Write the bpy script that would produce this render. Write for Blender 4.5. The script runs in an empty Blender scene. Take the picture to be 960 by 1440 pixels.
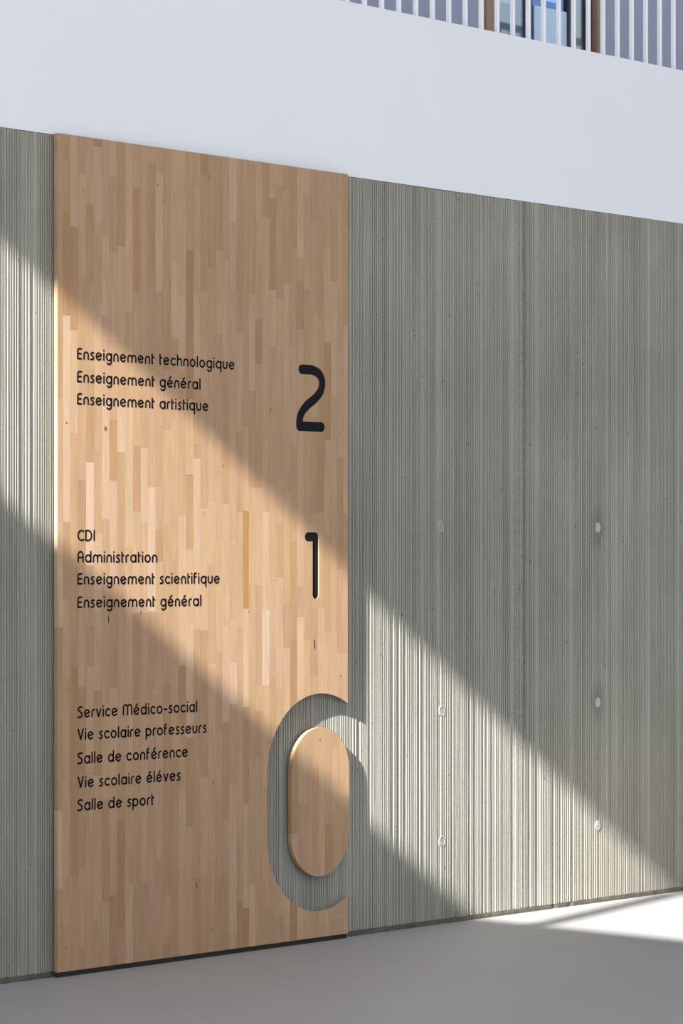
import bpy, bmesh, math, random
from mathutils import Vector, Matrix
random.seed(7)
C = bpy.context.scene.collection
PI = math.pi

# ------------------------------------------------------------------ camera
FPX, HZ, CAMX, CAMY, CAMZ = 4195.863, 792.25, -7.74944, -8.62127, 1.6
PHI = math.radians(47.5)
cd = bpy.data.cameras.new('camera')
cam = bpy.data.objects.new('camera', cd); C.objects.link(cam)
cam.location = (CAMX, CAMY, CAMZ)
cam.rotation_euler = (PI / 2, 0, -PHI)
cd.sensor_fit = 'VERTICAL'; cd.sensor_width = 24; cd.sensor_height = 36
cd.lens = FPX * 36 / 1440
cd.shift_y = (HZ - 720) / 1440
cd.clip_end = 400
bpy.context.scene.camera = cam

# ------------------------------------------------------------------ sky, sun, exposure
SUN_X, SUN_Y, SUN_Z = 4.68, 1.0, -3.07          # direction the sunlight travels
world = bpy.data.worlds.new('sky'); bpy.context.scene.world = world
world.use_nodes = True
nt = world.node_tree; nt.nodes.clear()
wo = nt.nodes.new('ShaderNodeOutputWorld'); bg = nt.nodes.new('ShaderNodeBackground')
tc = nt.nodes.new('ShaderNodeTexCoord'); sp = nt.nodes.new('ShaderNodeSeparateXYZ')
rp = nt.nodes.new('ShaderNodeValToRGB')
nt.links.new(tc.outputs['Generated'], sp.inputs[0]); nt.links.new(sp.outputs['Z'], rp.inputs[0])
rp.color_ramp.elements[0].position = 0.0; rp.color_ramp.elements[0].color = (0.89, 0.95, 1.06, 1)
rp.color_ramp.elements[1].position = 1.0; rp.color_ramp.elements[1].color = (0.66, 0.80, 1.05, 1)
nt.links.new(rp.outputs[0], bg.inputs[0]); bg.inputs[1].default_value = 1.13
nt.links.new(bg.outputs[0], wo.inputs[0])

sd = bpy.data.lights.new('sun', 'SUN'); sd.energy = 16.8; sd.angle = math.radians(0.55); sd.color = (1.0, 1.0, 0.965)
sun = bpy.data.objects.new('sun', sd); C.objects.link(sun)
sun.rotation_euler = Vector((SUN_X, SUN_Y, SUN_Z)).to_track_quat('-Z', 'Y').to_euler()
sun.location = (-10, -4, 9)

vs = bpy.context.scene.view_settings
vs.view_transform = 'Standard'; vs.look = 'None'; vs.gamma = 1; vs.exposure = 0.0; vs.use_curve_mapping = False

# ------------------------------------------------------------------ helpers
def inv(px, py, y=0.0):
    """photo pixel -> (x, z) on the vertical plane y = const"""
    t = (px - 480) / FPX
    r0, r1, n0, n1 = math.cos(PHI), -math.sin(PHI), math.sin(PHI), math.cos(PHI)
    x = CAMX - (y - CAMY) * (r1 - t * n1) / (r0 - t * n0)
    Z = (x - CAMX) * n0 + (y - CAMY) * n1
    return x, CAMZ + (HZ - py) * Z / FPX

def link(name, me, m=None, parent=None, loc=None):
    o = bpy.data.objects.new(name, me); C.objects.link(o)
    if m is not None and me is not None and not me.materials: me.materials.append(m)
    if parent: o.parent = parent
    if loc: o.location = loc
    return o

def mesh(name, verts, faces, smooth=False):
    me = bpy.data.meshes.new(name); me.from_pydata([tuple(v) for v in verts], [], faces)
    me.update()
    if smooth:
        for p in me.polygons: p.use_smooth = True
    return me

def box_data(x0, x1, y0, y1, z0, z1):
    v = [(x0,y0,z0),(x1,y0,z0),(x1,y1,z0),(x0,y1,z0),(x0,y0,z1),(x1,y0,z1),(x1,y1,z1),(x0,y1,z1)]
    f = [(0,3,2,1),(4,5,6,7),(0,1,5,4),(1,2,6,5),(2,3,7,6),(3,0,4,7)]
    return v, f

def box(name, x0, x1, y0, y1, z0, z1, m, parent=None):
    return link(name, mesh(name, *box_data(x0, x1, y0, y1, z0, z1)), m, parent)

def bevel_box(name, x0, x1, y0, y1, z0, z1, m, parent=None, b=0.002):
    cx, cy, cz = (x0+x1)/2, (y0+y1)/2, (z0+z1)/2
    bm = bmesh.new(); v, f = box_data(x0-cx, x1-cx, y0-cy, y1-cy, z0-cz, z1-cz)
    bv = [bm.verts.new(p) for p in v]
    for q in f: bm.faces.new([bv[i] for i in q])
    bmesh.ops.bevel(bm, geom=bm.edges[:], offset=b, segments=1, affect='EDGES')
    me = bpy.data.meshes.new(name); bm.to_mesh(me); bm.free()
    return link(name, me, m, parent, (cx, cy, cz))

def prism(name, pts, y0, y1):
    """closed outline pts (x,z) extruded from y0 to y1"""
    n = len(pts)
    v = [(x, y0, z) for x, z in pts] + [(x, y1, z) for x, z in pts]
    f = [tuple(range(n)), tuple(range(2*n-1, n-1, -1))] + [(i, n+i, n+(i+1) % n, (i+1) % n) for i in range(n)]
    me = mesh(name, v, f)
    bm = bmesh.new(); bm.from_mesh(me); bmesh.ops.recalc_face_normals(bm, faces=bm.faces); bm.to_mesh(me); bm.free()
    return me

def outline(path, r, segs=10):
    """polygon around an open path of half width r, round caps and outer joins, mitred inner joins"""
    def side(P):
        out = []
        for i, p in enumerate(P):
            p = Vector(p)
            if i == 0:
                d = (Vector(P[1]) - p).normalized(); nrm = Vector((-d.y, d.x)); out.append(p + nrm*r)
            elif i == len(P)-1:
                d = (p - Vector(P[i-1])).normalized(); nrm = Vector((-d.y, d.x))
                a0 = math.atan2(nrm.y, nrm.x)
                for k in range(segs+1):
                    a = a0 - PI*k/segs; out.append(p + Vector((math.cos(a), math.sin(a)))*r)
            else:
                d0 = (p - Vector(P[i-1])).normalized(); d1 = (Vector(P[i+1]) - p).normalized()
                n0 = Vector((-d0.y, d0.x)); n1 = Vector((-d1.y, d1.x))
                cr = d0.x*d1.y - d0.y*d1.x
                if cr < -0.15:        # right turn: left side is outer
                    a0 = math.atan2(n0.y, n0.x); a1 = math.atan2(n1.y, n1.x)
                    while a1 > a0: a1 -= 2*PI
                    for k in range(5):
                        a = a0 + (a1-a0)*k/4; out.append(p + Vector((math.cos(a), math.sin(a)))*r)
                else:
                    m_ = (n0+n1).normalized(); out.append(p + m_*(r/max(0.3, m_.dot(n0))))
        return out
    a = side(path); b = side(list(reversed(path)))
    return [(p.x, p.y) for p in a[:-1]] + [(p.x, p.y) for p in b[:-1]]

def catmull(pts, n=8):
    out = []
    P = [pts[0]] + list(pts) + [pts[-1]]
    for i in range(1, len(P)-2):
        p0, p1, p2, p3 = [Vector(q) for q in P[i-1:i+3]]
        for k in range(n):
            t = k/n
            out.append(tuple(0.5*((2*p1)+(p2-p0)*t+(2*p0-5*p1+4*p2-p3)*t*t+(3*p1-p0-3*p2+p3)*t**3)))
    out.append(tuple(P[-2])); return out

# ------------------------------------------------------------------ materials
class N:
    def __init__(s, name):
        s.m = bpy.data.materials.new(name); s.m.use_nodes = True; s.t = s.m.node_tree; s.b = s.t.nodes['Principled BSDF']
    def n(s, typ, **kw):
        x = s.t.nodes.new(typ)
        for k, v in kw.items(): setattr(x, k, v)
        return x
    def l(s, a, b): s.t.links.new(a, b)
    def val(s, x): 
        v = s.n('ShaderNodeValue'); v.outputs[0].default_value = x; return v.outputs[0]
    def math(s, op, a, b=None, clamp=False):
        x = s.n('ShaderNodeMath', operation=op, use_clamp=clamp)
        for i, q in enumerate((a, b)):
            if q is None: continue
            if isinstance(q, (int, float)): x.inputs[i].default_value = q
            else: s.l(q, x.inputs[i])
        return x.outputs[0]
    def mix(s, fac, a, b, blend='MIX'):
        x = s.n('ShaderNodeMix', data_type='RGBA', blend_type=blend)
        for sock, q in ((x.inputs[0], fac), (x.inputs[6], a), (x.inputs[7], b)):
            if isinstance(q, (int, float)): sock.default_value = q
            elif isinstance(q, tuple): sock.default_value = (*q[:3], 1)
            else: s.l(q, sock)
        return x.outputs[2]
    def noise(s, vec, scale, detail=2, rough=0.5, dist=0.0):
        x = s.n('ShaderNodeTexNoise'); x.inputs['Scale'].default_value = scale
        x.inputs['Detail'].default_value = detail; x.inputs['Roughness'].default_value = rough
        x.inputs['Distortion'].default_value = dist
        s.l(vec, x.inputs['Vector']); return x.outputs['Fac']
    def mapping(s, vec, scale, loc=(0,0,0)):
        x = s.n('ShaderNodeMapping'); x.inputs['Scale'].default_value = scale; x.inputs['Location'].default_value = loc
        s.l(vec, x.inputs['Vector']); return x.outputs[0]
    def ramp(s, fac, stops):
        x = s.n('ShaderNodeValToRGB'); e = x.color_ramp.elements
        while len(e) < len(stops): e.new(0.5)
        for i, (p, c) in enumerate(stops):
            e[i].position = p; e[i].color = (c, c, c, 1) if isinstance(c, (int, float)) else (*c, 1)
        s.l(fac, x.inputs[0]); return x.outputs[0]
    def rng(s, v, a, b, c, d):
        x = s.n('ShaderNodeMapRange'); s.l(v, x.inputs[0])
        for i, q in enumerate((a, b, c, d)): x.inputs[i+1].default_value = q
        return x.outputs[0]
    def bump(s, h, strength, dist):
        x = s.n('ShaderNodeBump'); x.inputs['Strength'].default_value = strength; x.inputs['Distance'].default_value = dist
        s.l(h, x.inputs['Height']); s.l(x.outputs[0], s.b.inputs['Normal'])

def plain(name, col, rough=0.6, **kw):
    a = N(name); a.b.inputs['Base Color'].default_value = (*col, 1); a.b.inputs['Roughness'].default_value = rough
    for k, v in kw.items(): a.b.inputs[k].default_value = v
    return a.m

def soft(name, col, rough, var=0.05, scale=1.2, bump=0.0):
    a = N(name); g = a.n('ShaderNodeNewGeometry')
    f = a.noise(g.outputs['Position'], scale, 4)
    k = a.rng(f, 0.3, 0.7, 1-var, 1+var)
    c = a.mix(1.0, col, k, 'MULTIPLY'); a.l(c, a.b.inputs['Base Color'])
    a.b.inputs['Roughness'].default_value = rough
    if bump: a.bump(a.noise(g.outputs['Position'], 180, 2), bump, 0.001)
    return a.m

def mat_wood():
    a = N('beech'); oi = a.n('ShaderNodeObjectInfo'); t = a.n('ShaderNodeTexCoord')
    off = a.n('ShaderNodeVectorMath', operation='SCALE'); 
    comb = a.n('ShaderNodeCombineXYZ')
    r = oi.outputs['Random']
    a.l(a.math('MULTIPLY', r, 37.0), comb.inputs[0]); a.l(a.math('MULTIPLY', r, 91.0), comb.inputs[2]); a.l(r, comb.inputs[1])
    add = a.n('ShaderNodeVectorMath', operation='ADD'); a.l(t.outputs['Object'], add.inputs[0]); a.l(comb.outputs[0], add.inputs[1])
    v = add.outputs[0]
    v1 = a.mapping(v, (1, 1, 0.055)); v2 = a.mapping(v, (1, 1, 0.16)); v3 = a.mapping(v, (1, 1, 0.3))
    bands = a.noise(v1, 70, 3, 0.6, 0.6)
    broad = a.noise(v2, 22, 2, 0.5, 1.2)
    flecks = a.noise(v3, 700, 1, 0.5)
    k = a.math('MULTIPLY', a.rng(bands, 0.3, 0.7, 0.93, 1.06), a.rng(broad, 0.25, 0.75, 0.93, 1.07))
    k = a.math('MULTIPLY', k, a.rng(flecks, 0.62, 0.8, 1.0, 0.9))
    # curved annual rings on about a third of the staves
    w = a.n('ShaderNodeTexWave', wave_type='RINGS', rings_direction='Y'); w.inputs['Scale'].default_value = 34
    w.inputs['Distortion'].default_value = 2.5; w.inputs['Detail'].default_value = 2; w.inputs['Detail Scale'].default_value = 1.5
    a.l(a.mapping(v, (1, 1, 0.13)), w.inputs['Vector'])
    ring = a.rng(w.outputs['Fac'], 0.0, 1.0, 0.90, 1.03)
    use = a.math('GREATER_THAN', a.math('FRACT', a.math('MULTIPLY', r, 17.3)), 0.62)
    k = a.math('MULTIPLY', k, a.math('ADD', a.math('MULTIPLY', use, a.math('SUBTRACT', ring, 1.0)), 1.0))
    c = a.mix(1.0, oi.outputs['Color'], k, 'MULTIPLY')
    a.l(c, a.b.inputs['Base Color']); a.b.inputs['Roughness'].default_value = 0.55
    a.b.inputs['Specular IOR Level'].default_value = 0.3
    a.bump(bands, 0.12, 0.0006)
    return a.m

PLUGS = [(2.3082, 1.7649), (2.3179, 0.9441), (2.3179, 0.3664), (3.4471, 1.7686), (3.4471, 0.9432), (3.4471, 0.3627)]
JOINT = 2.893
def mat_concrete():
    a = N('ribbed_concrete'); g = a.n('ShaderNodeNewGeometry'); P = g.outputs['Position']
    sx = a.n('ShaderNodeSeparateXYZ'); a.l(P, sx.inputs[0]); X, Z = sx.outputs[0], sx.outputs[2]
    base = a.ramp(a.noise(P, 0.9, 4, 0.55), [(0.3, (0.292, 0.280, 0.232)), (0.7, (0.362, 0.350, 0.300))])
    streak = a.noise(a.mapping(P, (1, 0.2, 0.02)), 45, 4, 0.7)
    c = a.mix(1.0, base, a.rng(streak, 0.3, 0.7, 0.90, 1.10), 'MULTIPLY')
    wide = a.noise(a.mapping(P, (1, 0.2, 0.10)), 7, 3, 0.6)
    c = a.mix(1.0, c, a.rng(wide, 0.3, 0.7, 0.90, 1.09), 'MULTIPLY')
    fine = a.noise(P, 420, 2, 0.6)
    c = a.mix(1.0, c, a.rng(fine, 0.3, 0.7, 0.95, 1.04), 'MULTIPLY')
    # pale laitance where ribs stay proud and along the day joint
    lait = a.noise(a.mapping(P, (1, 0.2, 0.22)), 60, 4, 0.75)
    c = a.mix(a.rng(lait, 0.62, 0.78, 0.0, 0.30), c, (0.46, 0.455, 0.42))
    jt = a.math('MULTIPLY', a.rng(X, JOINT-0.115, JOINT-0.03, 0, 1), a.rng(X, JOINT-0.002, JOINT+0.003, 1, 0))
    rough = a.noise(a.mapping(P, (1, 1, 0.5)), 90, 4, 0.85)
    c = a.mix(a.math('MULTIPLY', jt, a.rng(rough, 0.46, 0.60, 0.0, 0.8)), c, (0.43, 0.425, 0.39))
    dj = a.math('MULTIPLY', a.rng(X, JOINT-0.004, JOINT+0.002, 0, 1), a.rng(X, JOINT+0.005, JOINT+0.05, 1, 0))
    c = a.mix(a.math('MULTIPLY', dj, 0.35), c, (0.12, 0.12, 0.10))
    # lime run marks below the top edge
    top = a.rng(Z, 2.75, 3.26, 0, 1)
    run = a.noise(a.mapping(P, (1, 0.2, 0.14), (3.1, 0, 0)), 16, 3, 0.6)
    c = a.mix(a.math('MULTIPLY', top, a.rng(run, 0.60, 0.72, 0, 0.40)), c, (0.52, 0.53, 0.52))
    # bug holes
    vo = a.n('ShaderNodeTexVoronoi'); vo.inputs['Scale'].default_value = 22; vo.inputs['Randomness'].default_value = 1
    a.l(a.mapping(P, (1, 0.02, 0.7)), vo.inputs['Vector'])
    sel = a.math('GREATER_THAN', a.noise(P, 11, 1), 0.51)
    hole = a.math('MULTIPLY', a.math('LESS_THAN', vo.outputs['Distance'], 0.075), sel)
    c = a.mix(a.math('MULTIPLY', hole, 0.7), c, (0.07, 0.068, 0.06))
    # cement stains round the tie holes
    for i, (px, pz) in enumerate(PLUGS[3:]):
        dx = a.math('MULTIPLY', a.math('SUBTRACT', X, px), 1.35); dz = a.math('MULTIPLY', a.math('SUBTRACT', Z, pz), 0.72)
        d = a.math('SQRT', a.math('ADD', a.math('MULTIPLY', dx, dx), a.math('MULTIPLY', dz, dz)))
        d = a.math('ADD', d, a.math('MULTIPLY', a.math('SUBTRACT', a.noise(P, 14, 3), 0.5), 0.05))
        c = a.mix(a.rng(d, 0.035, 0.085, 0.38 if i < 2 else 0.2, 0.0), c, (0.12, 0.122, 0.108))
    # brownish formwork tint to the right, towards the ground
    br = a.math('MULTIPLY', a.rng(Z, 1.1, 0.3, 0, 1), a.rng(X, 2.2, 3.6, 0, 1))
    c = a.mix(a.math('MULTIPLY', br, 0.35), c, (0.30, 0.262, 0.195))
    a.l(c, a.b.inputs['Base Color']); a.b.inputs['Roughness'].default_value = 0.75
    a.b.inputs['Specular IOR Level'].default_value = 0.35
    hgt = a.math('ADD', a.math('MULTIPLY', fine, 0.6), a.math('MULTIPLY', a.math('MULTIPLY', jt, rough), 9.0))
    a.bump(a.math('SUBTRACT', hgt, a.math('MULTIPLY', hole, 9.0)), 0.08, 0.0012)
    return a.m

WOOD = mat_wood(); CONC = mat_concrete()
FLOORM = soft('grey_resin_floor', (0.36, 0.345, 0.34), 0.5, 0.03, 0.8, 0.04)
WHITE = soft('white_render', (0.83, 0.845, 0.875), 0.7, 0.012, 0.7, 0.02)
BAR = plain('white_lacquer', (0.90, 0.91, 0.93), 0.35)
LILAC = soft('lilac_grey_paint', (0.36, 0.39, 0.51), 0.7, 0.02)
BLACK = plain('black_lacquer', (0.006, 0.006, 0.009), 0.7, **{'Specular IOR Level': 0.15})
INK = plain('black_paint', (0.006, 0.006, 0.009), 0.8, **{'Specular IOR Level': 0.1})
STEEL = plain('screw_steel', (0.20, 0.19, 0.18), 0.4, Metallic=0.8)
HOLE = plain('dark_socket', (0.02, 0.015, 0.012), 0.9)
SEAL = soft('brown_base_strip', (0.105, 0.088, 0.066), 0.85, 0.35, 14, 0.6)
PLUGM = soft('pale_mortar', (0.42, 0.41, 0.37), 0.8, 0.15, 40, 0.5)
JAMB = soft('brown_wood_frame', (0.33, 0.215, 0.14), 0.55, 0.08, 6)
DARK = plain('dark_metal_frame', (0.035, 0.036, 0.04), 0.5)
KNOTM = plain('brown_knot', (0.22, 0.085, 0.03), 0.6)
SPLIT = plain('dark_split', (0.06, 0.03, 0.018), 0.8)

# ------------------------------------------------------------------ setting: floor, white parapet band, far shell
def tag(o, label=None, cat=None, group=None, kind=None):
    if label: o['label'] = label
    if cat: o['category'] = cat
    if group: o['group'] = group
    if kind: o['kind'] = kind
    return o

fl = box('floor', -8.0, 30, -40, 0.3, -0.3, 0.0, FLOORM); tag(fl, kind='structure')
fo = box('floor_bounce', -60, -8.0, -40, 20, -0.32, -0.02, soft('pale_bounce_ground', (0.46, 0.455, 0.44), 0.8, 0.06, 0.7)); tag(fo, kind='structure')  # unseen pale ground added to bounce sunlight in from the left

ZT = 3.2597; ZP = 4.0086
wu = box('wall_upper', -8, 14, 0.0, 0.16, ZT + 0.0, ZP, WHITE)
tag(wu, kind='structure')
gs = box('floor_gallery', -8, 14, 0.16, 2.6, ZT, 3.38, WHITE); tag(gs, kind='structure')

# unseen roof from XF and lower outer slab, added to shape the sunlit band
XF = -8.0
slope = -SUN_Z / SUN_X
def edge_z(a): return a - slope*XF          # a level edge at x = XF shades the wall along z = a - slope*x
ZL, ZH = edge_z(1.69), edge_z(2.655)
rf = box('ceiling', XF, 16, -15, 3.0, ZH, ZH+0.35, WHITE); tag(rf, kind='structure')
cn = box('sun_block_slab', -15.5, XF, -15, 3.0, ZL-0.3, ZL, WHITE); tag(cn, kind='structure')
yp = -0.375 - (2.55 - XF) / SUN_X
po = box('trim_1', XF-0.14, XF-0.04, yp-0.05, yp+0.05, ZL, ZH, BAR); tag(po, kind='structure')

# ------------------------------------------------------------------ ribbed concrete wall
def rib_profile(x0, x1, seed):
    rnd = random.Random(seed); pts = []; x = x0; D = 0.0036
    while x < x1:
        if rnd.random() < 0.035:      # wide flat
            w = rnd.uniform(0.022, 0.032); h = rnd.uniform(0.0010, 0.0020)
            pts += [(x, D*0.6), (x+0.002, -h), (x+w-0.005, -h-rnd.uniform(-.0004, .0004)), (x+w-0.003, D*0.6)]
        else:
            w = rnd.choice((rnd.uniform(0.0100, 0.0135), rnd.uniform(0.0125, 0.0185)))
            h = rnd.uniform(0.0017, 0.0025) if rnd.random() > 0.14 else rnd.uniform(-0.0014, 0.0004)
            g = rnd.uniform(0.26, 0.44)*w; s = rnd.uniform(0.06, 0.13)*w; d = D*rnd.uniform(0.6, 1.15)
            t = w - g - 2*s
            pts += [(x, d), (x+s, -h), (x+s+t, -h+rnd.uniform(-0.0004, 0.0004)), (x+2*s+t, d)]
        x += w
    return [p for p in pts if p[0] < x1]

wb = link('wall_back', None); tag(wb, 'vertically ribbed grey concrete wall', kind='structure')
def ribs(x0, x1, seed, ztop0, ztop1):
    P = rib_profile(x0, x1, seed); rnd = random.Random(seed+5)
    P = [(x0, 0.0)] + P[1:] + [(x1, 0.0)]
    zs = [0.022 + (ZT-0.022)*k/28 for k in range(29)]
    v = []; f = []
    n = len(P); chips = [0.0]*n
    amp = [[rnd.gauss(0, 1) for _ in range(29)] for _ in range(0, n, 4)] or [[0]*29]
    for k, z in enumerate(zs):
        for i, (x, y) in enumerate(P):
            a_ = amp[min(i//4, len(amp)-1)][k]
            yy = y + 0.00016*a_
            zz = z
            if k == 28: zz = z - abs(rnd.gauss(0, 0.0022)) - 0.001
            if k == 0: zz = z + rnd.gauss(0, 0.0008)
            v.append((x, yy, zz))
    for k in range(28):
        for i in range(n-1):
            a_ = k*n+i; f.append((a_, a_+1, a_+n+1, a_+n))
    b0 = len(v)
    v += [(x0, 0.2, zs[0]), (x1, 0.2, zs[0]), (x0, 0.2, ZT-0.004), (x1, 0.2, ZT-0.004)]
    f += [(b0+1, b0, b0+2, b0+3)]
    f += [tuple([b0] + [k*n for k in range(28, -1, -1)][::-1] + [b0+2])[::-1]]
    f += [tuple([b0+1] + [k*n+n-1 for k in range(29)] + [b0+3])]
    f += [tuple([28*n+i for i in range(n)] + [b0+3, b0+2])]
    f += [tuple([b0, b0+1] + [i for i in range(n-1, -1, -1)])]
    return mesh('concrete_panel', v, f)
link('concrete_panel', ribs(-2.6, JOINT, 11, 0, 0), CONC, wb)
link('concrete_panel', ribs(JOINT+0.006, 7.5, 12, 0, 0), CONC, wb)
box('backing', -2.6, 7.5, 0.02, 0.19, 0.0, 0.021, SEAL, wb)
box('joint_filler', JOINT-0.001, JOINT+0.007, 0.004, 0.19, 0.022, ZT-0.004, SEAL, wb)

# brown base strip below the concrete, broken edge
def strip():
    rnd = random.Random(3); v = []; f = []; n = 420; x0, x1 = -2.6, 7.5
    for i in range(n):
        x = x0 + (x1-x0)*i/(n-1)
        d = -0.0035 - abs(rnd.gauss(0, 0.0012)); t = 0.0215 + rnd.gauss(0, 0.0007)
        if rnd.random() < 0.03: d = 0.004
        v += [(x, d, 0.0), (x, d-0.0005, t*0.5), (x, d+0.001, t), (x, 0.02, t)]
    for i in range(n-1):
        for k in range(3):
            a_ = i*4+k; f.append((a_, a_+4, a_+5, a_+1))
    return mesh('baseboard_back', v, f)
bs = link('baseboard_back', strip(), SEAL); tag(bs, kind='structure')

# mortar plugs in the tie holes
def plug_mesh(r, rough, seed, dish=True):
    rnd = random.Random(seed); n = 20; v = []; f = []
    rings = [(1.2, 0.0006), (1.05, -0.0040), (0.92, -0.0046), (0.74, -0.0008 if dish else -0.0048), (0.35, -0.0004 if dish else -0.0050)]
    for rr, y in rings:
        for i in range(n):
            a = 2*PI*i/n; q = r*rr*(1 + rnd.uniform(-rough, rough))
            v.append((q*math.cos(a), y + rnd.uniform(-1, 1)*0.0006, q*1.15*math.sin(a)))
    v.append((0, -0.0004 if dish else -0.0050, 0)); c = len(v)-1
    for k in range(len(rings)-1):
        for i in range(n):
            j = (i+1) % n; f.append((k*n+i, k*n+j, (k+1)*n+j, (k+1)*n+i))
    k = len(rings)-1
    for i in range(n): f.append((k*n+i, k*n+(i+1) % n, c))
    return mesh('mortar_plug', v, f, True)
PG = [(0.019, 0.14, True), (0.018, 0.22, True), (0.019, 0.24, True), (0.019, 0.10, False), (0.018, 0.10, False), (0.019, 0.14, False)]
PG_D = soft('grey_mortar', (0.36, 0.355, 0.32), 0.8, 0.25, 60, 0.8)
for i, ((x, z), (r, ro, d)) in enumerate(zip(PLUGS, PG)):
    o = link('mortar_plug', plug_mesh(r, ro, 50+i, d), PG_D if i < 3 else PLUGM, wb, (x, 0.0014 if i < 3 else 0.0006, z))

# ------------------------------------------------------------------ sign panel: beech staves
G = 0.035; TH = 0.019; PW = 1.6614; PZ0, PZ1 = 0.0202, 3.2612
YF, YB = -G, -G+TH
EDGE_PX = [80.8,88.1,98.6,109.7,120.9,131.9,143.1,153.8,165.1,175.9,187,197.5,208,218.6,229.3,240.1,250.7,261.4,271.9,282,292.3,302.9,312.5,322.2,332.8,341.5,349.9,358.9,368.6,378.6,388.5,398.4,408.0,417.4,426.9,436.7,446.5,455.8,465,474.0,482.3,489]
EX = [inv(p, 700, YF)[0] for p in EDGE_PX]; EX[0] = 0.0; EX[-1] = PW
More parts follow.
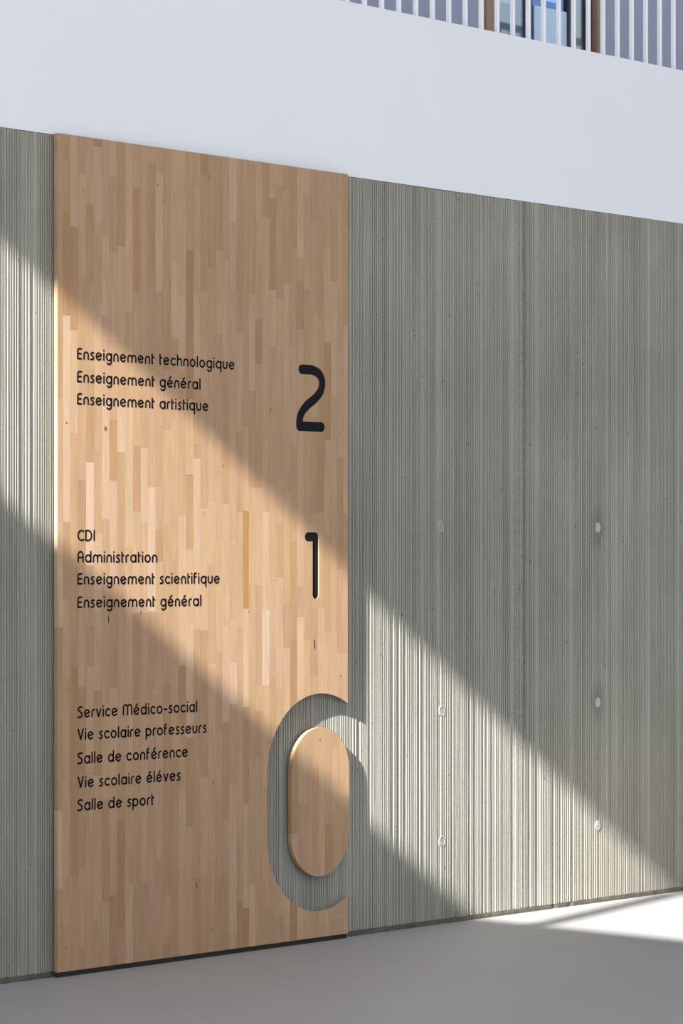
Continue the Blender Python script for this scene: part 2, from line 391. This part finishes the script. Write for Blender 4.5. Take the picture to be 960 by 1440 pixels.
# per column: top tone, then (photo y of joint, tone below it)
COLS = [
 (5,(283.5,4.2),(560,5.2),(733,7),(882,4),(1140,7.6),(1250,4.6)),
 (3.9,(296.7,3.2),(443.5,7.6),(734,4),(842.7,6.4),(952,5),(1096.7,5.8),(1300,4.8)),
 (5.8,(318.5,3.1),(464,6.6),(610,5.4),(786,4.3),(939,3.1),(1085,3),(1230,4.8)),
 (4.2,(244,5.6),(389.5,4.4),(530,5.2),(675.5,3.9),(800,5.6),(965,3.6),(1111,4.2),(1222,5.1),(1331,4.4)),
 (5.6,(288,4),(395,5),(520,4.2),(650,8.8),(795,6),(880.6,4.8),(937.5,5.8),(1087,5),(1270,5.2)),
 (3,(206,6),(314,5),(424,5.8),(560,5.1),(638,5.8),(749,7.2),(860,6),(971,4),(1091,5),(1188.7,5.5),(1295,4.2)),
 (5,(330,6.4),(444,5.2),(560,7.6),(730,5.6),(823.7,4.6),(863,5.2),(990,5.6),(1124,3.9),(1269.7,5.6)),
 (6,(248.5,4.1),(355,5.6),(480,5),(590,3.5),(676,7.2),(823,4.3),(966.7,6),(1100,5.2),(1258.7,3.5)),
 (4,(231,4.2),(346,5.8),(480,5),(560,7.8),(636,5.4),(709.8,4.4),(870,5),(1072,4),(1155,2.9),(1301.8,4)),
 (6,(284,6.6),(440,5.2),(560,7.2),(770,5.6),(888.6,6.1),(1066,5.1),(1246,6.6)),
 (5,(264.6,3.4),(410,5.2),(540,5.2),(627,3.7),(719,6.8),(862.4,3.6),(1000,5),(1153.5,4.6),(1246,4.3)),
 (5.2,(344.8,6),(460,5),(629.6,7),(734.6,6.3),(862,5),(1010,5.3),(1239.8,4.1)),
 (5,(229,4),(402,4.6),(540,5.4),(685,8.4),(860,4.1),(969.6,5),(1079,4.4),(1188.7,4.8),(1300,5)),
 (5,(242,7),(410,5),(472,4.8),(600,5),(684,5.6),(745,3.5),(789,5.6),(862,4.5),(931.7,6),(1069,5.9),(1209,4.6)),
 (4,(286.5,5),(392,4),(520,5),(605,5.8),(740,5.4),(862,5.2),(960,3.6),(1070,3.8),(1259.5,5),(1325.8,3.6)),
 (6,(368,7),(474.8,4.2),(497,5),(590,6.2),(675,5.4),(790,5.8),(931.7,5.2),(1066,3.9),(1105,4.3),(1282.8,4.1)),
 (6.4,(242,6),(415.7,7),(520,5.6),(724,6.6),(936,3.6),(1020,5),(1112.7,6.2),(1220,5.6)),
 (4.6,(352,3),(561,6.2),(667.5,4.6),(772.5,6.4),(876,7.6),(1036.9,3.8),(1163,5),(1306.9,5)),
 (4.7,(263,6),(330,5.2),(410,6.3),(540,5),(625,4),(645,7.4),(790,6.6),(885,5),(980,4.6),(1067.5,5),(1234,3.6)),
 (3,(246,5),(410.6,5.6),(560,5.2),(715,6.5),(887,4.3),(1092.3,5.9),(1233,4.5)),
 (4,(307,3.8),(377,4.4),(483.5,5),(600,5.6),(705,6.6),(794,5.5),(933,6),(1080,5.7),(1210.6,5.2)),
 (4,(352,6),(470,5.2),(657,5.4),(760,6),(917,5.2),(1030,5.6),(1125.8,4.5),(1231.8,3.9)),
 (5,(363.7,6),(510,4.6),(600,4),(708,6.6),(879,6.9),(1015.7,4),(1153.5,5),(1228,4.4)),
 (7,(312,6.1),(450,5.4),(600,5.6),(757,6),(870,6.3),(931.7,7.3),(990,4.8),(1101.8,6.6),(1309.8,6.1)),
 (5,(328.7,4),(467.5,6),(606,4.5),(720,5.8),(882,5.2),(1010,5.6),(1164.5,5),(1267.5,3.8)),
 (5,(443.4,4.7),(600,6),(718.5,2.4),(855.8,7.6),(993.9,4.1),(1131.7,6.6),(1277,3)),
 (5,(279,4.4),(412.8,6),(549,4.1),(685,6),(825,5.4),(960,5.1),(1060,5),(1244,6.6)),
 (5.7,(307,5.5),(448.5,3.1),(511,4.8),(600,4.2),(685,6),(824,4.9),(963,6),(1000,4.2),(1065.3,5.2),(1200,4.6)),
 (4,(304.7,6),(430,5.6),(560,5.2),(720,7.4),(857,8.9),(963.8,6),(1105.4,5.6),(1240,5)),
 (5,(279,3),(407.7,6),(488,4.7),(580,5.4),(680,5.6),(816.5,6),(953.5,4.2),(1020,5),(1280,5.1)),
 (6,(261.7,5),(420,5.6),(560,4.8),(673,5),(737.5,4.4),(810.6,6.4),(970,5.6),(1290,4.6)),
 (4.4,(267.5,4.8),(399,6),(540,5.4),(690,5.2),(850,4.5),(912,6.3),(1300,5.2)),
 (3.9,(349,5),(486.5,6.1),(627.4,4.4),(763,3.6),(901,2.5)),
 (6.2,(363,5.2),(394.6,3.6),(463,5.8),(734.6,6),(825,4.7),(867.5,7)),
 (6.1,(273.3,5),(407.7,4.1),(510,5),(700,5.2),(900,5.8)),
 (4.5,(312,5),(440,5.4),(586,4.1),(721.5,5),(856.6,4.2),(950,4.8)),
 (5,(312,4.3),(447,5),(520,3.6),(720,5),(853.6,6.4),(952,6)),
 (5,(348.4,6.3),(482,3.1),(618.6,6.2),(753,4.6),(888,6)),
 (4.5,(298.9,4.1),(396,6.3),(560,5.5),(735,5.5),(888,5.6),(1295,5)),
 (5.6,(380,5),(520,5.1),(644,4.1),(800,4.6),(918,5.6)),
 (4.6,(458,6),(590,6),(723.6,4.6),(918,5.9)),
]
def tone_col(t, rnd):
    m_ = 1 + (t-5)*0.070
    pink = rnd.uniform(-1, 1)
    r = 0.440*m_*(1+0.012*pink); g = 0.271*m_*(1+(t-5)*0.026)*(1-0.012*abs(pink)+0.008*(1-abs(pink))); b = 0.150*m_*(1+(t-5)*0.065)*(1+0.07*pink)
    if t > 6: g *= 1 + 0.016*(t-6); b *= 1 + 0.02*(t-6)
    if t < 3.9: b *= 0.93; g *= 0.98
    if t == 2.4: b *= 0.72; r *= 1.10; g *= 1.03
    return (min(r, .95), min(g, .9), min(b, .85), 1)

# cut-outs: the big zero (stadium) and the recessed numerals 2 and 1
OXL = inv(376, 1130, YF)[0]; IXL = inv(409.5, 1130, YF)[0]; IXR = inv(490.6, 1130, YF)[0]
CX = (IXL + IXR)/2; RI = (IXR-IXL)/2; RO = CX - OXL
def stadium(cx, r, zb, zt, n=28):
    p = []
    for k in range(n+1):
        a = PI*k/n; p.append((cx + r*math.cos(a), zt - r + r*math.sin(a)))
    for k in range(n+1):
        a = PI + PI*k/n; p.append((cx + r*math.cos(a), zb + r + r*math.sin(a)))
    return p
ZERO = stadium(CX, RO, 0.1304, 1.0505, 40)
def pxpath(pts, s=3.789, ox=390, oy=490): return [inv(ox + a/s, oy + b/s, YF) for a, b in pts]
R2 = 0.0205
two = pxpath([(130,111),(182,114)]) + catmull(pxpath([(182,114),(214,129),(235,160),(239,195),(228,232),(200,268),(160,302),(134,335),(120,370),(117,400)]), 5)[1:] + pxpath([(118,414),(236,419)])
one = pxpath([(163,1004),(204,1004),(204,1311)])
TWO = outline(two, R2, 12); ONE = outline(one, 0.0195, 12)

def ccw(p):
    s = sum(p[i][0]*p[(i+1) % len(p)][1] - p[(i+1) % len(p)][0]*p[i][1] for i in range(len(p)))
    return p if s > 0 else p[::-1]
cutters = []
for nm, pts in (('zero', ZERO), ('two', TWO), ('one', ONE)):
    pts = ccw(pts); me = prism(nm, pts, -0.2, 0.2)
    xs = [p[0] for p in pts]; zz = [p[1] for p in pts]
    o = bpy.data.objects.new(nm, me); C.objects.link(o); cutters.append((o, min(xs), max(xs), min(zz), max(zz)))
bpy.context.view_layer.update()

def split_islands(o, parent):
    me = o.data; n = len(me.vertices); par = list(range(n))
    def find(a):
        while par[a] != a: par[a] = par[par[a]]; a = par[a]
        return a
    for e in me.edges: par[find(e.vertices[0])] = find(e.vertices[1])
    roots = sorted({find(i) for i in range(n)})
    if len(roots) < 2: return
    for k, r in enumerate(roots):
        ids = [i for i in range(n) if find(i) == r]; mp = {i: j for j, i in enumerate(ids)}
        m2 = mesh('stave', [me.vertices[i].co[:] for i in ids], [tuple(mp[i] for i in p.vertices) for p in me.polygons if find(p.vertices[0]) == r])
        m2.materials.append(WOOD)
        if k == 0: keep_me = m2
        else:
            q = link('stave', m2, None, parent, o.location[:]); q.color = o.color[:]
    o.data = keep_me

def stave(parent, x0, x1, z0, z1, tone, rnd, cuts, keep=None, label=None):
    j = 0.00022
    dy = rnd.uniform(-0.00012, 0.00012)
    cx, cz = (x0+x1)/2, (z0+z1)/2
    v, f = box_data(x0+j-cx, x1-j-cx, YF+dy, YB, z0+j-cz, z1-j-cz)
    me = mesh('stave', v, f); me.materials.append(WOOD)
    o = link('stave', me, None, parent, (cx, 0, cz))
    o.color = tone_col(tone, rnd)
    mods = 0
    for c, a0, a1, b0, b1 in cuts:
        if x1 > a0 and x0 < a1 and z1 > b0 and z0 < b1:
            md = o.modifiers.new('cut', 'BOOLEAN'); md.object = c; md.solver = 'EXACT'
            md.operation = 'INTERSECT' if keep else 'DIFFERENCE'; mods += 1
    if mods:
        bpy.context.view_layer.update()
        dg = bpy.context.evaluated_depsgraph_get()
        nm = bpy.data.meshes.new_from_object(o.evaluated_get(dg)); o.modifiers.clear()
        if len(nm.vertices) == 0:
            bpy.data.objects.remove(o); return None
        nm.materials.clear(); nm.materials.append(WOOD); o.data = nm
        split_islands(o, parent)
    return o

panel = link('sign_panel', None, None, None, (0, 0, 0))
tag(panel, 'tall beech directory board with black lettering and a large zero cut away', 'sign')
rnd = random.Random(21)
for ci, col in enumerate(COLS):
    x0, x1 = EX[ci], EX[ci+1]; xm = (EDGE_PX[ci]+EDGE_PX[ci+1])/2
    z = PZ1; t = col[0]
    seq = list(col[1:]) + [(None, None)]
    for yj, tn in seq:
        zn = PZ0 if yj is None else inv(xm, yj, YF)[1]
        if zn < z - 0.01: stave(panel, x0, x1, zn, z, t, rnd, cutters)
        z, t = zn, tn

# the loose oval inside the zero
oval = link('oval_panel', None); tag(oval, 'beech oval board fixed to the ribbed concrete inside the cut-out zero', 'panel')
OV = ccw(stadium(CX, RI, 0.2769, 0.9065, 36))
oc = bpy.data.objects.new('oval_cut', prism('oval_cut', OV, -0.2, 0.2)); C.objects.link(oc)
ocs = [(oc, CX-RI, CX+RI, 0.2, 1.0)]
OE = [405, 419.2, 431.6, 439.8, 447.7, 457.2, 467.3, 476.8, 492]
OC = [(5.2,(1056,3.7),(1172.5,6.1)), (5.8,(1130,5)), (5,(1100,5.3)), (5.4,(1080,4.2),(1160,4.8)), (5.6,(1088.6,6.5)),
      (5.5,(1100,5.1),(1158,3.6)), (5.2,(1052,5.8),(1140,5)), (5.9,(1120,5.1))]
for i, col in enumerate(OC):
    x0, x1 = inv(OE[i], 1130, YF)[0], inv(OE[i+1], 1130, YF)[0]; xm = (OE[i]+OE[i+1])/2
    z = 0.92; t = col[0]
    for yj, tn in list(col[1:]) + [(None, None)]:
        zn = 0.26 if yj is None else inv(xm, yj, YF)[1]
        stave(oval, x0, x1, zn, z, t, rnd, ocs, keep=True)
        z, t = zn, tn
for c in cutters: bpy.data.objects.remove(c[0])
bpy.data.objects.remove(oc)

# black inlays at the bottom of the recessed numerals
for pts in (TWO, ONE):
    o = link('numeral', prism('numeral', ccw(pts), YF+0.0045, YB-0.001), BLACK, panel); o['label'] = 'black recessed numeral'

box('shade_strip', 0.004, PW-0.004, YF+0.005, YB, 0.0, PZ0-0.0003, HOLE, panel)  # painted shade: near-black strip filling the gap under the board
# spacers that hold both boards off the concrete
for par, spots in ((panel, ((0.05, 3.16), (1.60, 3.1), (0.05, 1.6), (1.60, 1.6), (0.05, 0.1), (1.60, 0.08))), (oval, ((CX, 0.8), (CX, 0.37)))):
    for x, z in spots:
        box('spacer', x-0.03, x+0.03, YB-0.0002, -0.0022, z-0.04, z+0.04, HOLE, par)

# screws
def screw_mesh():
    v = []; f = []; n = 12; r = 0.0042
    for rr, y in ((1.0, 0.0), (0.9, -0.0007), (0.45, -0.0004), (0.35, 0.0009)):
        for i in range(n):
            a = 2*PI*i/n; v.append((r*rr*math.cos(a), y, r*rr*math.sin(a)))
    for k in range(3):
        for i in range(n): f.append((k*n+i, k*n+(i+1) % n, (k+1)*n+(i+1) % n, (k+1)*n+i))
    f.append(tuple(3*n+i for i in range(n)))
    me = mesh('screw', v, f); me.materials.append(STEEL); me.materials.append(HOLE)
    me.polygons[-1].material_index = 1
    for p in me.polygons[2*n:]: p.material_index = 1
    return me
SM = screw_mesh()
for px, py in ((92.2,221.6),(93,594),(93.5,968),(93,1333),(477,273),(477.5,611),(478.3,950),(479,1283),(297.4,1307)):
    x, z = inv(px, py, YF); link('screw', SM, None, panel, (x, YF-0.0002, z))
for px, py in ((449.3,1040),(449.3,1217)):
    x, z = inv(px, py, YF); link('screw', SM, None, oval, (x, YF-0.0002, z))

# knots and small splits of the timber
def blob(w, h, seed):
    r = random.Random(seed); n = 12
    return [(w*math.cos(2*PI*i/n)*(1+r.uniform(-.2,.2)), h*math.sin(2*PI*i/n)*(1+r.uniform(-.2,.2))) for i in range(n)]
for i, (px, py, w, h, m_) in enumerate(((148.3,602.5,.008,.009,KNOTM),(442.2,906,.0038,.024,SPLIT),(152.5,871,.0028,.016,SPLIT),(293.3,248,.0035,.005,KNOTM),
        (117.2,267.5,.0025,.0035,KNOTM),(221.6,260.5,.003,.005,KNOTM),(299.5,1100,.0022,.006,SPLIT),(313.5,655,.004,.006,KNOTM),(349.5,860,.004,.004,KNOTM),
        (286.5,721.5,.0016,.007,SPLIT),(276.5,1245,.0022,.010,SPLIT),(161.3,1350,.0016,.010,SPLIT),(198,861,.003,.005,SPLIT),(380.3,576,.0016,.010,SPLIT))):
    x, z = inv(px, py, YF)
    me = prism('knot', ccw(blob(w, h, i)), YF-0.00035, YF+0.0004); link('knot', me, m_, panel, (x, 0, z))

# ------------------------------------------------------------------ lettering
def arc(cx, cy, rx, a0, a1, ry=None, n=None):
    ry = rx if ry is None else ry
    n = n or max(4, int(abs(a1-a0)/15))
    return [(cx + rx*math.cos(math.radians(a0+(a1-a0)*k/n)), cy + ry*math.sin(math.radians(a0+(a1-a0)*k/n))) for k in range(n+1)]
L, T, B = 0.085, 0.915, 0.085
AS = 1.33
circ = arc(.5, .5, .415, 0, 360)
e_ = [(.13, .43)] + arc(.5, .5, .415, 16, 322)
s_ = catmull([(.55,.87),(.38,.93),(.17,.83),(.15,.64),(.34,.52),(.52,.38),(.50,.17),(.32,.07),(.085,.10)], 4)
GL = {
 'o': (1.0, [circ]), 'e': (1.0, [e_]), 'é': (1.0, [e_, [(.42,1.15),(.66,1.36)]]),
 'a': (1.0, [circ, [(T,T),(T,B)]]), 'd': (1.0, [circ, [(T,AS),(T,B)]]), 'b': (1.0, [circ, [(L,AS),(L,B)]]),
 'q': (1.0, [circ, [(T,T),(T,-.38)]]), 'p': (1.0, [circ, [(L,T),(L,-.38)]]),
 'g': (1.0, [circ, [(T,T),(T,.0)] + arc(.52, -.0, .395, 0, -140)]),
 'n': (.86, [[(L,B),(L,.57)] + arc(.43,.57,.345,180,0)[1:] + [(.775,B)]]),
 'h': (.86, [[(L,AS),(L,B)], [(L,.57)] + arc(.43,.57,.345,180,0)[1:] + [(.775,B)]]),
 'u': (.86, [[(L,T),(L,.43)] + arc(.43,.43,.345,180,360)[1:] + [(.775,T)]]),
 'm': (1.50, [[(L,B),(L,.58)] + arc(.42,.58,.335,180,0)[1:] + [(.755,B)], [(.755,.58)] + arc(1.09,.58,.335,180,0)[1:] + [(1.425,B)]]),
 'r': (.52, [[(L,B),(L,.57)] + arc(.40,.57,.345,180,80)[1:]]),
 'i': (.17, [[(L,T),(L,B)], [(L,1.27),(L,1.29)]]), 'l': (.17, [[(L,AS),(L,B)]]),
 't': (.42, [[(L,1.25),(L,B)], [(L,.88),(.37,.88)], [(L,.3)] + [(L+.0,.2),(.16,.09)]]),
 'f': (.55, [[(L,B),(L,1.08)] + arc(.34,1.08,.255,180,75)[1:], [(L,.88),(.40,.88)]]),
 'c': (.86, [arc(.5,.5,.415,48,312)]),
 's': (.64, [s_]), 'v': (.86, [[(L,T),(.43,B),(.775,T)]]),
 '-': (.62, [[(L,.52),(.53,.52)]]), ' ': (.42, []),
 'E': (.78, [[(.68,1.30),(.38,1.30)] + arc(.385,1.0,.30,90,180)[1:] + [(L,B),(.68,B)], [(L,.70),(.62,.70)]]),
 'C': (1.02, [arc(.66,.69,.575,55,305,.605)]),
 'D': (1.10, [[(L,1.30),(L,B)], [(L,1.30),(.45,1.30)] + arc(.45,.69,.56,90,-90,.605)[1:] + [(L,B)]]),
 'I': (.17, [[(L,1.30),(L,B)]]),
 'A': (.95, [[(L,B),(L,.92)] + arc(.475,.92,.39,180,0)[1:] + [(.865,B)], [(L,.62),(.865,.62)]]),
 'S': (.88, [catmull([(.78,1.27),(.5,1.33),(.2,1.2),(.18,.95),(.42,.76),(.72,.56),(.74,.25),(.45,.06),(.085,.10)], 4)]),
 'M': (1.62, [[(L,B),(L,.95)] + arc(.45,.95,.365,180,0)[1:] + [(.815,B)], [(.815,.95)] + arc(1.18,.95,.365,180,0)[1:] + [(1.545,B)]]),
 'V': (.98, [[(L,1.30),(.49,B),(.895,1.30)]]),
}
def sharp_split(paths):
    out = []
    for p in paths:
        cur = [p[0]]
        for i in range(1, len(p)):
            if (p[i][0]-cur[-1][0])**2 + (p[i][1]-cur[-1][1])**2 < 1e-9: continue
            if len(cur) > 1:
                a = (Vector(cur[-1])-Vector(cur[-2])).normalized(); b = (Vector(p[i])-Vector(cur[-1])).normalized()
                if a.dot(b) < 0.7: out.append(cur); cur = [cur[-1]]
            cur.append(p[i])
        out.append(cur)
    return out

def ribbon(paths, r, y0, y1, V, F):
    for p in sharp_split(paths):
        q = [p[0]]
        for k in p[1:]:
            if (k[0]-q[-1][0])**2 + (k[1]-q[-1][1])**2 > 1e-9: q.append(k)
        if len(q) < 2: continue
        n = len(q); b = len(V)
        for i in range(n):
            if i == 0: d = Vector(q[1])-Vector(q[0])
            elif i == n-1: d = Vector(q[-1])-Vector(q[-2])
            else: d = (Vector(q[i])-Vector(q[i-1])).normalized() + (Vector(q[i+1])-Vector(q[i])).normalized()
            if d.length < 1e-9: d = Vector((1, 0))
            d.normalize(); m_ = Vector((-d.y, d.x))*r
            for s in (1, -1):
                V.append((q[i][0]+s*m_.x, y0, q[i][1]+s*m_.y)); V.append((q[i][0]+s*m_.x, y1, q[i][1]+s*m_.y))
        for i in range(n-1):
            a = b+4*i; c = a+4
            F.append((a, a+2, c+2, c)); F.append((a, c, c+1, a+1)); F.append((a+2, a+3, c+3, c+2))
        for (cx, cz) in [q[0], q[-1]] + [q[i] for i in range(1, n-1) if (Vector(q[i])-Vector(q[i-1])).normalized().dot((Vector(q[i+1])-Vector(q[i])).normalized()) < 0.8]:
            b = len(V); k = 10
            for j in range(k):
                an = 2*PI*j/k
                V.append((cx+r*math.cos(an), y0-0.00002, cz+r*math.sin(an))); V.append((cx+r*math.cos(an), y1, cz+r*math.sin(an)))
            F.append(tuple(b+2*j for j in range(k)))
            for j in range(k):
                a = b+2*j; c = b+2*((j+1) % k); F.append((a, c, c+1, a+1))
LINES = [('Enseignement technologique',108.4,329.4,504.9),('Enseignement général',108.4,281.6,537.3),('Enseignement artistique',108.4,292.6,568.6),
 ('CDI',108.9,133,760.8),('Administration',109,220.8,791),('Enseignement scientifique',109,308.4,822),('Enseignement général',109,282.6,854.8),
 ('Service Médico-social',108.8,277,1009.6),('Vie scolaire professeurs',109.3,290,1040.9),('Salle de conférence',108.8,263.8,1074.6),('Vie scolaire éléves',109.3,253.5,1108.2),('Salle de sport',108.8,216.3,1140.5)]
XH = 0.0318; GAP = 0.27
for txt, p0, p1, yb in LINES:
    xa, zb = inv(p0, yb, YF); xb = inv(p1, yb, YF)[0]
    w = sum(GL[ch][0] for ch in txt) + GAP*(len(txt)-1)
    sx = (xb-xa)/w; V = []; F = []; cur = 0
    for ch in txt:
        gw, paths = GL[ch]
        ribbon([[((cur+a)*sx, b*XH) for a, b in p] for p in paths], 0.0036, -0.0004, 0.0003, V, F)
        cur += gw + GAP
    me = mesh('lettering', V, F)
    o = link('lettering', me, INK, panel, (xa, YF-0.0003, zb)); o['label'] = 'black rounded line of text'

# ------------------------------------------------------------------ gallery: railing, wall, window
rail = link('railing', None); tag(rail, 'white railing of upright flat bars on the white gallery parapet', 'railing')
BM = None
nb = 0; x = 1.8468 - 0.1128*10
bars = []
while x < 8.5:
    if BM is None:
        o = bevel_box('bar', x, x+0.016, 0.035, 0.055, ZP, ZP+1.1, BAR, rail, 0.0015); BM = o.data
    else:
        o = link('bar', BM, None, rail, (x+0.008, 0.045, ZP+0.55))
    x += 0.11275
bevel_box('handrail', 0.6, 8.6, 0.02, 0.07, ZP+1.1, ZP+1.14, BAR, rail)
GY = 1.9
gx0, gx1 = 4.895, 5.945
wg = link('wall_gallery', None); tag(wg, kind='structure')
box('wall_panel', -2, gx0, GY, GY+0.15, 3.38, 6.6, LILAC, wg)
box('wall_panel', gx1, 11, GY, GY+0.15, 3.38, 6.6, LILAC, wg)
box('wall_panel', gx0, gx1, GY, GY+0.15, 3.38, 4.28, LILAC, wg)
box('wall_panel', gx0, gx1, GY, GY+0.15, 6.0, 6.6, LILAC, wg)
win = link('window_1', None); tag(win, kind='structure')
bevel_box('jamb', gx0, gx0+0.065, GY-0.02, GY+0.15, 4.28, 6.0, JAMB, win)
bevel_box('jamb', gx1-0.055, gx1, GY-0.02, GY+0.15, 4.28, 6.0, JAMB, win)
bevel_box('sill', gx0+0.065, gx1-0.055, GY-0.02, GY+0.15, 4.28, 4.34, JAMB, win)
bevel_box('head', gx0+0.065, gx1-0.055, GY-0.02, GY+0.15, 5.94, 6.0, JAMB, win)
bevel_box('sash_stile', gx1-0.085, gx1-0.055, GY+0.02, GY+0.07, 4.34, 5.94, DARK, win)
bevel_box('sash_stile', gx0+0.065, gx0+0.08, GY+0.02, GY+0.07, 4.34, 5.94, DARK, win)
bevel_box('sash_stile', 5.300, 5.345, GY+0.02, GY+0.07, 4.34, 5.94, plain('slate_blue_metal', (0.07, 0.11, 0.20), 0.4), win)
bevel_box('sash_stile', 5.672, 5.700, GY+0.02, GY+0.07, 4.34, 5.94, DARK, win)
def pane_mat(name, col, tr, refl=0.5):
    a = N(name); a.t.nodes.clear()
    out = a.n('ShaderNodeOutputMaterial'); mx = a.n('ShaderNodeMixShader')
    t = a.n('ShaderNodeBsdfTransparent'); g = a.n('ShaderNodeBsdfGlossy'); g.inputs['Roughness'].default_value = 0.03
    t.inputs[0].default_value = (*tr, 1); g.inputs[0].default_value = (*col, 1); mx.inputs[0].default_value = refl
    a.l(t.outputs[0], mx.inputs[1]); a.l(g.outputs[0], mx.inputs[2]); a.l(mx.outputs[0], out.inputs[0])
    return a.m
CLEAR = pane_mat('window_glass', (0.80, 0.92, 1.0), (0.92, 0.95, 0.95), 0.24)
BLUE = pane_mat('sky_reflection_glass', (0.24, 0.38, 0.68), (0.85, 0.92, 1.0), 0.45)  # blue of the reflected sky put into the glass colour
box('glass_pane', gx0+0.08, 5.300, GY+0.04, GY+0.046, 4.34, 5.94, CLEAR, win)
box('glass_pane', 5.345, 5.672, GY+0.04, GY+0.046, 4.34, 5.94, BLUE, win)
box('glass_pane', 5.700, gx1-0.085, GY+0.04, GY+0.046, 4.34, 5.94, CLEAR, win)
# room behind the window
rm = link('wall_room', None); tag(rm, kind='structure')
ROOM = plain('dim_room_wall', (0.30, 0.33, 0.34), 0.8)
box('wall_panel', 4.0, 8.5, 4.5, 4.6, 3.38, 6.6, ROOM, rm)
box('floor_panel', 4.0, 8.5, GY+0.15, 4.6, 3.30, 3.38, ROOM, rm)
box('ledge', gx0+0.02, gx1-0.02, GY+0.16, GY+0.42, 4.50, 4.82, DARK, rm)
# curtains: pleated cloth
def curtain(x0, x1, y, z0, z1, m, label):
    V = []; F = []; n = int((x1-x0)/0.006)
    for i in range(n+1):
        x = x0+(x1-x0)*i/n; yy = y + 0.014*math.sin(x*150) + 0.006*math.sin(x*57)
        V += [(x, yy, z0), (x, yy, z1), (x, yy+0.002, z0), (x, yy+0.002, z1)]
    for i in range(n):
        a = 4*i; F.append((a, a+4, a+5, a+1)); F.append((a+2, a+3, a+7, a+6))
    o = link('curtain', mesh('curtain', V, F, True), m); tag(o, label, 'curtain')
curtain(4.96, 5.10, GY+0.12, 4.75, 5.95, plain('pale_blue_cloth', (0.72, 0.82, 0.92), 0.9), 'pale blue curtain at the left end of the gallery window')
curtain(5.11, 5.31, GY+0.13, 4.75, 5.95, plain('grey_green_cloth', (0.80, 0.86, 0.84), 0.9), 'grey green curtain behind the left pane of the gallery window')
curtain(5.68, 5.87, GY+0.12, 4.78, 5.95, plain('grey_cloth', (0.36, 0.42, 0.46), 0.9), 'grey curtain behind the narrow right pane of the gallery window')
bl = mesh('painted_reflection', [(5.375, GY+0.034, 4.35), (5.672, GY+0.034, 4.35), (5.672, GY+0.034, 4.745), (5.375, GY+0.034, 4.745),
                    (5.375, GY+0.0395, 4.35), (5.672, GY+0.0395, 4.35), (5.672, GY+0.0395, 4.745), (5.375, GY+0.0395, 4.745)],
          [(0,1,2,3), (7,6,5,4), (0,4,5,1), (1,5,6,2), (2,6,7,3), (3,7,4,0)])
tag(link('painted_reflection', bl, plain('sky_blue_reflection', (0.60, 0.78, 0.97), 0.5)), 'light blue painted reflection across the lower half of the middle window pane upstairs', 'reflection')  # reflection of a pale building, painted as a thin slab on the glass
